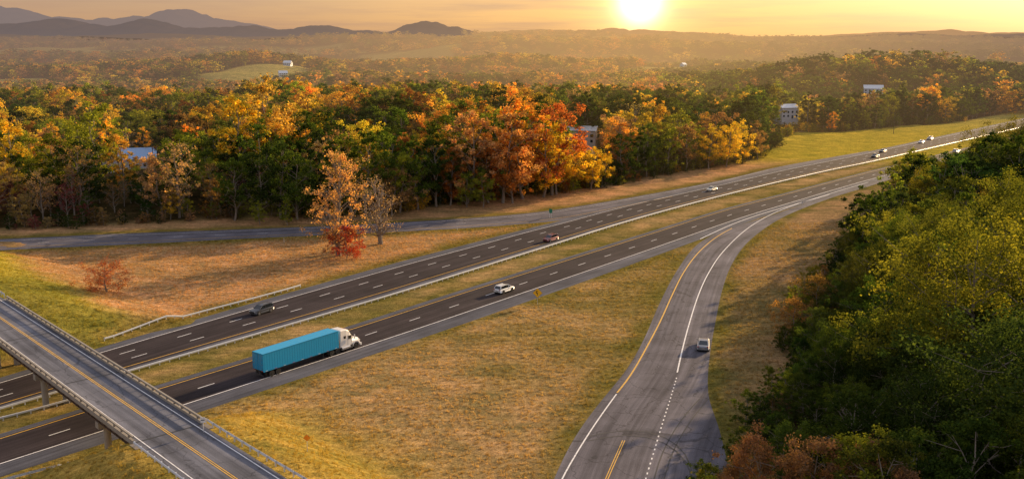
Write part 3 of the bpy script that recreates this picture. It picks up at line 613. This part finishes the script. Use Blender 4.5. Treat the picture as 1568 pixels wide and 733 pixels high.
# ------------------------------------------------------------------ vehicles
M_tyre=smat('tyre_rubber',(.02,.02,.02),.9); M_rim=smat('wheel_rim',(.5,.5,.52),.3,.8); M_glass=smat('dark_window_glass',(.02,.025,.03),.08,var=.05,spec=.8)
M_blk=smat('black_trim',(.025,.025,.025),.5); M_red=smat('red_tail_lamp',(.5,.02,.01),.3); M_lamp=smat('clear_head_lamp',(.8,.8,.75),.2); M_chr=smat('chrome',(.7,.7,.72),.2,.9)
def wheel(mb,x,y,r,w,side):
    mb.cyl((x,y-w/2,r),(x,y+w/2,r),r,M_tyre,18); yo=y+side*(w/2+.005); mb.cyl((x,yo-.01,r),(x,yo+.01*side+.0,r),r*.6,M_rim,12)
    mb.cyl((x,yo,r),(x,yo+side*.03,r),r*.16,M_blk,8)
def car(name,u,v,heading,col,kind='suv',scale=1.):
    mb=MB(); pm=smat('car_paint_%s'%name+str(len(_sm)),col,.28,.25,var=.04,coat=.6)
    if kind=='suv':
        st=[(2.38,.42,.74,.72),(2.3,.28,.86,.86),(1.9,.24,.98,.93),(1.15,.22,1.06,.95),(-.5,.22,1.08,.96),(-1.9,.24,1.10,.95),(-2.3,.30,1.06,.90),(-2.40,.42,.92,.82)]
        cb=[(1.2,1.05,.84,.84),(.42,1.60,.82,.70),(-.3,1.70,.84,.70),(-1.5,1.68,.84,.70),(-1.95,1.62,.83,.68),(-2.3,1.07,.80,.78)]; wx=(1.45,-1.42); wr=.37
    else:
        st=[(2.42,.40,.62,.70),(2.33,.26,.72,.84),(1.8,.22,.86,.90),(1.05,.20,.92,.91),(-.5,.20,.95,.92),(-1.6,.22,.99,.91),(-2.3,.28,.94,.86),(-2.42,.40,.80,.78)]
        cb=[(1.1,.92,.80,.78),(.3,1.36,.76,.62),(-.3,1.44,.78,.62),(-1.0,1.38,.78,.61),(-1.85,.98,.76,.70)]; wx=(1.45,-1.4); wr=.33
    rings=[[(x,-h*.82,a),(x,-h,a+.16),(x,-h*1.0,a+(b-a)*.62),(x,-h*.94,b-.04),(x,-h*.8,b),(x,h*.8,b),(x,h*.94,b-.04),(x,h,a+(b-a)*.62),(x,h,a+.16),(x,h*.82,a)] for x,a,b,h in st]
    mb.loft(rings,pm,smooth=True)
    zb=cb[0][1]-.02; rg=[[(x,-wb,zb if 0<i<len(cb)-1 else z-.03),(x,-wt,z),(x,wt,z),(x,wb,zb if 0<i<len(cb)-1 else z-.03)] for i,(x,z,wb,wt) in enumerate(cb)]
    n_=len(cb)-1
    mb.loft(rg,M_glass,matf=lambda j,i:(pm if (i==1 and 0<j<n_-1) else M_glass))
    for j in range(n_):
        for sgn in (0,3):
            a=rg[j][1 if sgn==0 else 2]; b=rg[j+1][1 if sgn==0 else 2]; mb.cyl(a,b,.045,pm,6)
    for j in range(1,n_):
        for (p,q) in ((0,1),(3,2)): mb.cyl(rg[j][p],rg[j][q],.04,pm if j in(1,n_-1) else M_blk,6)
    hw=st[3][3]
    for x in wx:
        for sd in(-1,1):
            mb.cyl((x,sd*(hw-.22),wr+.02),(x,sd*(hw+.012),wr+.02),wr+.07,M_blk,18); wheel(mb,x,sd*(hw-.10),wr,.24,sd)
    mb.box((0,0,.24),(4.2,1.7,.14),M_blk)
    for sd in(-1,1):
        mb.box((st[1][0]-.02,sd*.64,st[1][2]-.12),(.16,.34,.13),M_lamp); mb.box((st[-2][0]-.03,sd*.68,st[-2][2]-.14),(.14,.26,.2),M_red)
        mb.box((.95,sd*(hw+.09),cb[0][1]+.06),(.14,.18,.12),pm)
        mb.box((-.1,sd*(hw+.004),.30),(2.2,.02,.12),M_blk)
        for dx in(.25,-.75): mb.box((dx,sd*(hw*.985),.9 if kind=='suv' else .8),(.18,.03,.03),M_chr)
    mb.box((2.36,0,.52),(.08,1.0,.2),M_blk); mb.box((-2.40,0,.62),(.05,.5,.13),M_chr); mb.box((-2.36,0,.40),(.1,1.5,.14),M_blk)
    if kind=='suv':
        for sd in(-1,1): mb.cyl((.2,sd*.6,1.76),(-1.6,sd*.6,1.75),.025,M_blk,6)
    p=G(u,v); o=mb.obj(name,(p[0],p[1],.04),heading,bevel=.015); o.scale=(scale,)*3; return o
def tang(P,p):
    i=int(((P-p)**2).sum(1).argmin()); i=min(max(i,1),len(P)-2); d=P[i+1]-P[i-1]; return math.atan2(d[1],d[0])
hF=lambda u,v:tang(FU,G(u,v))+math.pi; hN=lambda u,v:tang(NU,G(u,v))
CS=1.12
car('black_suv',401,479,hF(400,478),(.02,.022,.028),'suv',CS)
car('red_suv',843,369,hF(843,368),(.16,.012,.015),'suv',CS)
car('white_suv',772,447,hN(772,448),(.75,.76,.76),'suv',CS)
car('silver_car',1090,292,hF(1090,292),(.62,.60,.50),'sedan',CS)
car('dark_suv',1340,241,hF(1340,241),(.05,.05,.055),'suv',CS)
car('dark_car',1352,233,hF(1352,233),(.06,.06,.06),'sedan',CS)
car('white_car',1411,219,hF(1411,219),(.7,.7,.68),'sedan',CS)
car('tan_car',1424,214,hF(1424,214),(.5,.45,.36),'suv',CS)
car('white_van',1464,234,hN(1464,234),(.65,.65,.65),'suv',CS)
car('parked_car',1077,532,tang(RAR,G(1085,530))+math.pi+.02,(.24,.25,.28),'sedan',1.25)
# semi truck
M_blue=smat('turquoise_trailer_paint',(.006,.33,.62),.45,.0,var=.06,scale=1.2,coat=.1); M_bl2=smat('turquoise_trim_paint',(.005,.26,.50),.5,var=.1); M_wh=smat('white_truck_paint',(.80,.80,.80),.3,.0,var=.04,coat=.5)
M_frame=smat('truck_frame',(.05,.05,.05),.6); M_alu=smat('aluminium_tank',(.6,.6,.62),.3,.8)
tk=bpy.data.objects.new('semi_truck',None); scene.collection.objects.link(tk)
p=G(474,552); hd=hN(476,549); tk.location=(p[0],p[1],.04); tk.rotation_euler=(0,0,hd); tk.scale=(1.06,1.06,1.06)
t=MB(); x0,x1=-10.6,5.5
t.box(((x0+x1)/2,0,2.72),(x1-x0,2.6,2.86),M_blue)
to=t.obj('trailer_box',bevel=.05,parent=tk)
t=MB()
for sd in(-1,1):
    t.box(((x0+x1)/2,sd*1.315,1.22),(x1-x0,.05,.20),M_bl2); t.box(((x0+x1)/2,sd*1.315,4.10),(x1-x0,.05,.12),M_bl2)
    for k in range(31): t.box((x0+.3+k*(x1-x0-.6)/30,sd*1.304,2.66),(.05,.012,2.7),M_bl2)
    for k in range(9): t.box((x0+.6+k*1.85,sd*1.343,1.22),(.45,.008,.05),M_red if k%2 else M_wh)
    t.box((x0-.02,sd*1.25,2.7),(.06,.1,2.8),M_bl2)
t.box((x0-.02,0,4.1),(.06,2.5,.14),M_bl2); t.box((x0-.02,0,1.27),(.06,2.5,.12),M_frame); t.box((x0-.012,0,2.7),(.03,.03,2.7),M_frame)
for yy in(-.8,-.35,.35,.8): t.cyl((x0-.06,yy,1.35),(x0-.06,yy,4.0),.022,M_chr,6)
for k in range(4):
    for sd in(-1,1): t.box((x0-.03,sd*1.12,1.6+k*.75),(.05,.3,.07),M_chr)
for sd in(-1,1): t.box((x0-.045,sd*1.0,1.24),(.03,.3,.1),M_red); t.box((x0+.05,sd*.6,.8),(.08,.08,.7),M_frame)
t.box((x0+.05,0,.5),(.1,2.3,.12),M_frame)
t.obj('trailer_trim',parent=tk)
t=MB()
t.box((-2,0,1.08),(15.5,.9,.16),M_frame); t.box((-8.2,0,.85),(3.,1.1,.3),M_frame)
for xx in(-8.9,-7.6):
    t.cyl((xx,-1.2,.52),(xx,1.2,.52),.1,M_frame,8)
    for sd in(-1,1): wheel(t,xx,sd*1.13,.52,.28,sd); wheel(t,xx,sd*.80,.52,.28,sd)
for sd in(-1,1):
    t.box((2.3,sd*.85,.62),(.14,.14,.95),M_frame); t.box((2.3,sd*.85,.16),(.35,.3,.06),M_frame); t.box((-10.0,sd*1.05,.72),(.04,.6,.75),M_blk)
t.box((2.3,0,.75),(.08,1.6,.08),M_frame)
t.obj('trailer_running_gear',parent=tk)
t=MB()
def ring(x,hw,z0,z1,ch=.12,tw=None):
    tw=tw or hw; return [(x,-hw,z0),(x,-hw,z0+(z1-z0)*.55),(x,-tw,z1-ch),(x,-tw+ch*1.2,z1),(x,tw-ch*1.2,z1),(x,tw,z1-ch),(x,hw,z0+(z1-z0)*.55),(x,hw,z0)]
t.loft([ring(5.95,1.22,.95,3.95),ring(6.1,1.24,.95,4.02),ring(7.4,1.24,.95,3.96,.16,1.18),ring(8.1,1.24,.95,3.62,.22,1.12),ring(8.55,1.22,.95,3.05,.25,1.04),ring(8.75,1.20,.95,2.82,.25,1.02)],M_wh)
t.loft([ring(8.7,1.18,.95,2.02,.2,.98),ring(9.3,1.12,.85,1.95,.25,.9),ring(10.3,1.05,.8,1.78,.28,.8),ring(10.75,.98,.75,1.55,.25,.72)],M_wh)
t.obj('tractor_cab',bevel=.03,parent=tk)
t=MB()
t.loft([[(8.74,-1.0,2.02),(8.74,1.0,2.02),(8.74,.96,2.84),(8.74,-.96,2.84)],[(9.04,-1.02,2.0),(9.04,1.02,2.0),(8.80,.98,2.82),(8.80,-.98,2.82)]],M_glass)
for sd in(-1,1):
    t.box((8.15,sd*1.235,2.40),(.75,.02,.62),M_glass); t.box((7.0,sd*1.245,2.6),(.5,.012,.5),M_glass)
    t.box((7.68,sd*1.245,2.0),(.025,.012,1.9),M_blk); t.box((8.62,sd*1.235,1.7),(.025,.012,1.3),M_blk); t.box((8.15,sd*1.248,2.0),(.95,.01,.03),M_blk)
    t.cyl((8.7,sd*1.2,2.5),(9.0,sd*1.55,2.55),.03,M_blk,6); t.box((9.0,sd*1.55,2.35),(.12,.2,.75),M_wh)
    t.box((10.62,sd*.88,1.22),(.3,.3,.28),M_lamp)
    t.cyl((6.2,sd*1.15,.72),(8.1,sd*1.15,.72),.33,M_alu,16); t.box((8.45,sd*1.15,.62),(.6,.35,.5),M_frame)
    fr=[]
    for k in range(9):
        a=math.pi*k/8; cx,cz=9.65+.72*math.cos(a),.55+.72*math.sin(a); ox,oz=9.65+.80*math.cos(a),.55+.80*math.sin(a)
        fr.append([(cx,sd*.85,cz),(cx,sd*1.26,cz),(ox,sd*1.26,oz),(ox,sd*.85,oz)])
    t.loft(fr,M_wh); t.box((5.85,sd*1.1,1.6),(.3,.16,1.4),M_chr)
t.box((10.82,0,1.15),(.10,1.15,.75),M_chr)
for k in range(5): t.box((10.875,0,.88+k*.14),(.02,1.05,.05),M_blk)
t.box((10.85,0,.5),(.28,2.4,.42),M_wh); t.box((8.9,0,2.93),(.35,1.9,.06),M_blk)
for yy in(-.7,-.35,0,.35,.7): t.box((8.05,yy,3.72),(.1,.14,.06),smat('amber_marker_lamp',(.7,.3,.02),.3))
t.obj('tractor_trim',bevel=.01,parent=tk)
t=MB(); t.box((7.0,0,.85),(7.4,.85,.25),M_frame); t.cyl((4.6,0,1.0),(4.6,0,1.22),.6,M_frame,14)
for sd in(-1,1): wheel(t,9.65,sd*1.06,.53,.3,sd)
for xx in(5.3,4.0):
    t.cyl((xx,-1.1,.53),(xx,1.1,.53),.12,M_frame,8)
    for sd in(-1,1): wheel(t,xx,sd*1.10,.53,.28,sd); wheel(t,xx,sd*.78,.53,.28,sd)
for sd in(-1,1): t.box((3.2,sd*1.0,.7),(.04,.6,.7),M_blk)
t.obj('tractor_running_gear',parent=tk)
# ------------------------------------------------------------------ signs
M_sy=smat('yellow_sign_face',(.85,.50,.02),.4,var=.05); M_sg=smat('green_sign_face',(.02,.22,.12),.4); M_sw=smat('white_sign_face',(.75,.75,.75),.4); M_so=smat('orange_sign_face',(.8,.25,.02),.4)
def diamond_sign(name,u,v,size,h,mat,hd,sym=True):
    p=G(u,v); z=float(tz(p[0],p[1])[0]); mb=MB(); mb.box((0,0,h/2+.1),(.07,.07,h+.2),M_galv); r=size/2*1.2
    rg=[[(xx,0,h+r),(xx,r,h),(xx,0,h-r),(xx,-r,h)] for xx in(-.045,-.065)]; mb.loft(rg,mat)
    rg=[[(xx,0,h+r*1.06),(xx,r*1.06,h),(xx,0,h-r*1.06),(xx,-r*1.06,h)] for xx in(-.036,-.044)]; mb.loft(rg,M_blk)
    if sym:
        for (yy,zz,a,b_) in((0,-.15,.1,.35),(.1,.0,.28,.09),(.18,.12,.1,.3),(.08,.25,.3,.1)): mb.box((-.07,yy*size/1.1,h+zz*size/1.1),(.006,a*size/1.1,b_*size/1.1),M_blk)
    mb.obj(name,(p[0],p[1],z),hd)
def board_sign(name,u,v,w,hh,h,mat,hd):
    p=G(u,v); z=float(tz(p[0],p[1])[0]); mb=MB()
    for yy in((-w*.3,w*.3) if w>1 else (0,)): mb.box((0,yy,h/2),(.08,.08,h),M_galv)
    mb.box((-.06,0,h+hh/2-.2),(.03,w,hh),mat); mb.box((-.078,0,h+hh/2-.2),(.004,w*.8,hh*.15),M_sw if mat is not M_sw else M_blk); mb.obj(name,(p[0],p[1],z),hd)
hd=math.pi/2-.05; diamond_sign('curve_warning_sign',823,466,1.7,2.6,M_sy,hd)
board_sign('exit_sign',843,333,1.2,1.4,1.6,M_sg,hN(823,460)+math.pi)
diamond_sign('warning_sign',473,740,.75,1.9,M_so,R_(100),False)
board_sign('route_sign',317,738,.6,.75,1.6,M_sw,R_(100))
board_sign('merge_sign',1228,318,.5,.6,1.8,M_sw,hd)
for i,(u,v) in enumerate([(700,352),(560,362),(435,371),(1395,262)]): board_sign('delineator_post',u,v,.15,.35,1.1,M_sw,hd)
# ------------------------------------------------------------------ buildings
def house(name,u,v,L,W,Hh,rot,wall,roof,rh=2.6,dz=0.,pos=None):
    p=G(u,v) if pos is None else np.array(pos); z=float(tz(p[0],p[1])[0])+dz; e=bpy.data.objects.new(name,None); scene.collection.objects.link(e); e.location=(p[0],p[1],z); e.rotation_euler=(0,0,rot)
    a=MB(); rg=[[(x_,-W/2,-5),(x_,-W/2,Hh),(x_,0,Hh+rh),(x_,W/2,Hh),(x_,W/2,-5)] for x_ in(-L/2,L/2)]; a.loft(rg,wall); a.obj('walls',parent=e)
    a=MB(); o_=.5
    for sd in(-1,1):
        k=rh/(W/2); y0=sd*(W/2+o_); z0=Hh-k*o_+.02
        a.loft([[(x_,y0,z0+.03),(x_,y0,z0+.2),(x_,0,Hh+rh+.22),(x_,0,Hh+rh+.04)] for x_ in(-L/2-o_,L/2+o_)],roof)
    a.obj('roof',parent=e)
    a=MB(); n=max(2,int(L/3))
    for sd in(-1,1):
        for i in range(n):
            xx=-L/2+(i+.5)*L/n
            if i==n//2 and sd<0: a.box((xx,sd*(W/2+.03),1.0),(1.,.06,2.1),M_blk)
            else: a.box((xx,sd*(W/2+.03),1.7),(1.1,.06,1.2),M_glass); a.box((xx,sd*(W/2+.045),1.05),(1.3,.09,.09),M_sw)
            if Hh>4.5: a.box((xx,sd*(W/2+.03),4.2),(1.1,.06,1.2),M_glass)
        a.box((sd*(L/2+.03),0,1.7),(.06,1.1,1.2),M_glass)
    a.obj('windows_and_door',parent=e)
M_ww=smat('white_siding',(.68,.70,.74),.6); M_tw=smat('tan_siding',(.62,.56,.48),.7); M_br=smat('brick_wall',(.28,.14,.10),.8); M_rb=smat('blue_metal_roof',(.34,.52,.80),.4,.1); M_rg=smat('grey_shingle_roof',(.25,.23,.23),.8); M_rw=smat('white_metal_roof',(.75,.75,.75),.4)
house('farm_house',213,258,15,10,4.5,R_(15),M_ww,M_rb,4.); house('garden_shed',168,264,6,4,3,R_(60),M_ww,M_rg,1.5)
house('tan_house',890,246,14,9,6.5,R_(-12),M_tw,M_rw,1.6,3.5); house('white_house',1203,190,13,9,7,R_(20),M_ww,M_rw,2.,4.)
house('white_house',1336,150,17,11,6,R_(-15),M_ww,M_rw,3.,2.); house('country_house',40,152,16,10,6,R_(20),M_ww,M_rb,3.,2.); house('farm_barn',438,103,24,14,7,R_(8),M_ww,M_rw,4.,1.); house('country_house',214,114,18,11,6,R_(70),M_ww,M_rw,4.,3.)
hg=np.random.default_rng(3); n=0
hx=hg.uniform(-900,900,4000); hy=hg.uniform(950,3200,4000); okk=(clearing(hx,hy)>.8)&(np.abs(az(hx,hy))<27); M_hs=[M_ww,M_tw,M_br]
for x_,y_ in list(zip(hx[okk],hy[okk]))[:16]:
    house('country_house',0,0,hg.uniform(12,22),hg.uniform(8,12),hg.uniform(4,6.5),hg.uniform(0,3),M_hs[n%3],[M_rw,M_rg,M_rb][n%3],3.5,1.,(x_,y_)); n+=1
for u,v in [(236,266),(150,275),(1368,205)]:
    p=G(u,v); z=float(tz(p[0],p[1])[0]); mb=MB(); mb.cyl((0,0,-1),(0,0,15),.16,M_wood,8,.11); mb.box((0,0,14.2),(2.4,.1,.12),M_wood); mb.obj('utility_pole',(p[0],p[1],z),.3)
# ------------------------------------------------------------------ world and sun
w=bpy.data.worlds.new('World'); scene.world=w; w.use_nodes=True; nt=w.node_tree; nt.nodes.clear()
out=N(nt,'ShaderNodeOutputWorld'); sky=N(nt,'ShaderNodeTexSky',sky_type='NISHITA'); sky.sun_disc=False; sky.sun_elevation=SUN_EL; sky.sun_rotation=SUN_AZ; sky.dust_density=3.
b1=N(nt,'ShaderNodeBackground'); nt.links.new(sky.outputs[0],b1.inputs[0]); b1.inputs[1].default_value=.055
tc=N(nt,'ShaderNodeTexCoord'); D=tc.outputs['Generated']; sx=N(nt,'ShaderNodeSeparateXYZ'); nt.links.new(D,sx.inputs[0])
gr=ramp(nt,sx.outputs['Z'],[(0.,(.58,.32,.16)),(.03,(.48,.29,.18)),(.12,(.44,.34,.27)),(.35,(.47,.44,.45)),(.8,(.48,.51,.60))])
def glow(el,pw):
    dt=N(nt,'ShaderNodeVectorMath',operation='DOT_PRODUCT'); nt.links.new(D,dt.inputs[0]); dt.inputs[1].default_value=(math.sin(GLOW_AZ)*math.cos(el),math.cos(GLOW_AZ)*math.cos(el),math.sin(el))
    return math_(nt,'POWER',math_(nt,'MAXIMUM',dt.outputs['Value'],0.),pw)
c=mixc(nt,glow(R_(1.8),24.),gr,(.98,.52,.16)); 
c2=mixc(nt,glow(R_(1.8),900.),(0.,0.,0.),(.5,.38,.16)); c3=mixc(nt,glow(R_(1.9),6000.),(0.,0.,0.),(3.,2.6,1.9))
cl=noise(nt,mapping(nt,D,(4,4,60)),1.6,5,.6); c=mixc(nt,ramp(nt,cl,[(.42,0.),(.7,.6)]),c,(.42,.24,.17))
c=mixc(nt,1.,c,c2,'ADD'); c=mixc(nt,1.,c,c3,'ADD')
b2=N(nt,'ShaderNodeBackground'); nt.links.new(c,b2.inputs[0]); b2.inputs[1].default_value=.92
ad=N(nt,'ShaderNodeAddShader'); nt.links.new(b1.outputs[0],ad.inputs[0]); nt.links.new(b2.outputs[0],ad.inputs[1]); nt.links.new(ad.outputs[0],out.inputs[0])
S=Vector((math.sin(SUN_AZ)*math.cos(SUN_EL),math.cos(SUN_AZ)*math.cos(SUN_EL),math.sin(SUN_EL)))
ld=bpy.data.lights.new('sun','SUN'); ld.energy=7.5; ld.angle=R_(.6); ld.color=(1.,.70,.38); lo=bpy.data.objects.new('sun',ld); scene.collection.objects.link(lo); lo.rotation_euler=(-S).to_track_quat('-Z','Y').to_euler()
scene.view_settings.view_transform='Standard'; scene.view_settings.look='None'; scene.view_settings.exposure=0
print('objects',len(scene.objects))
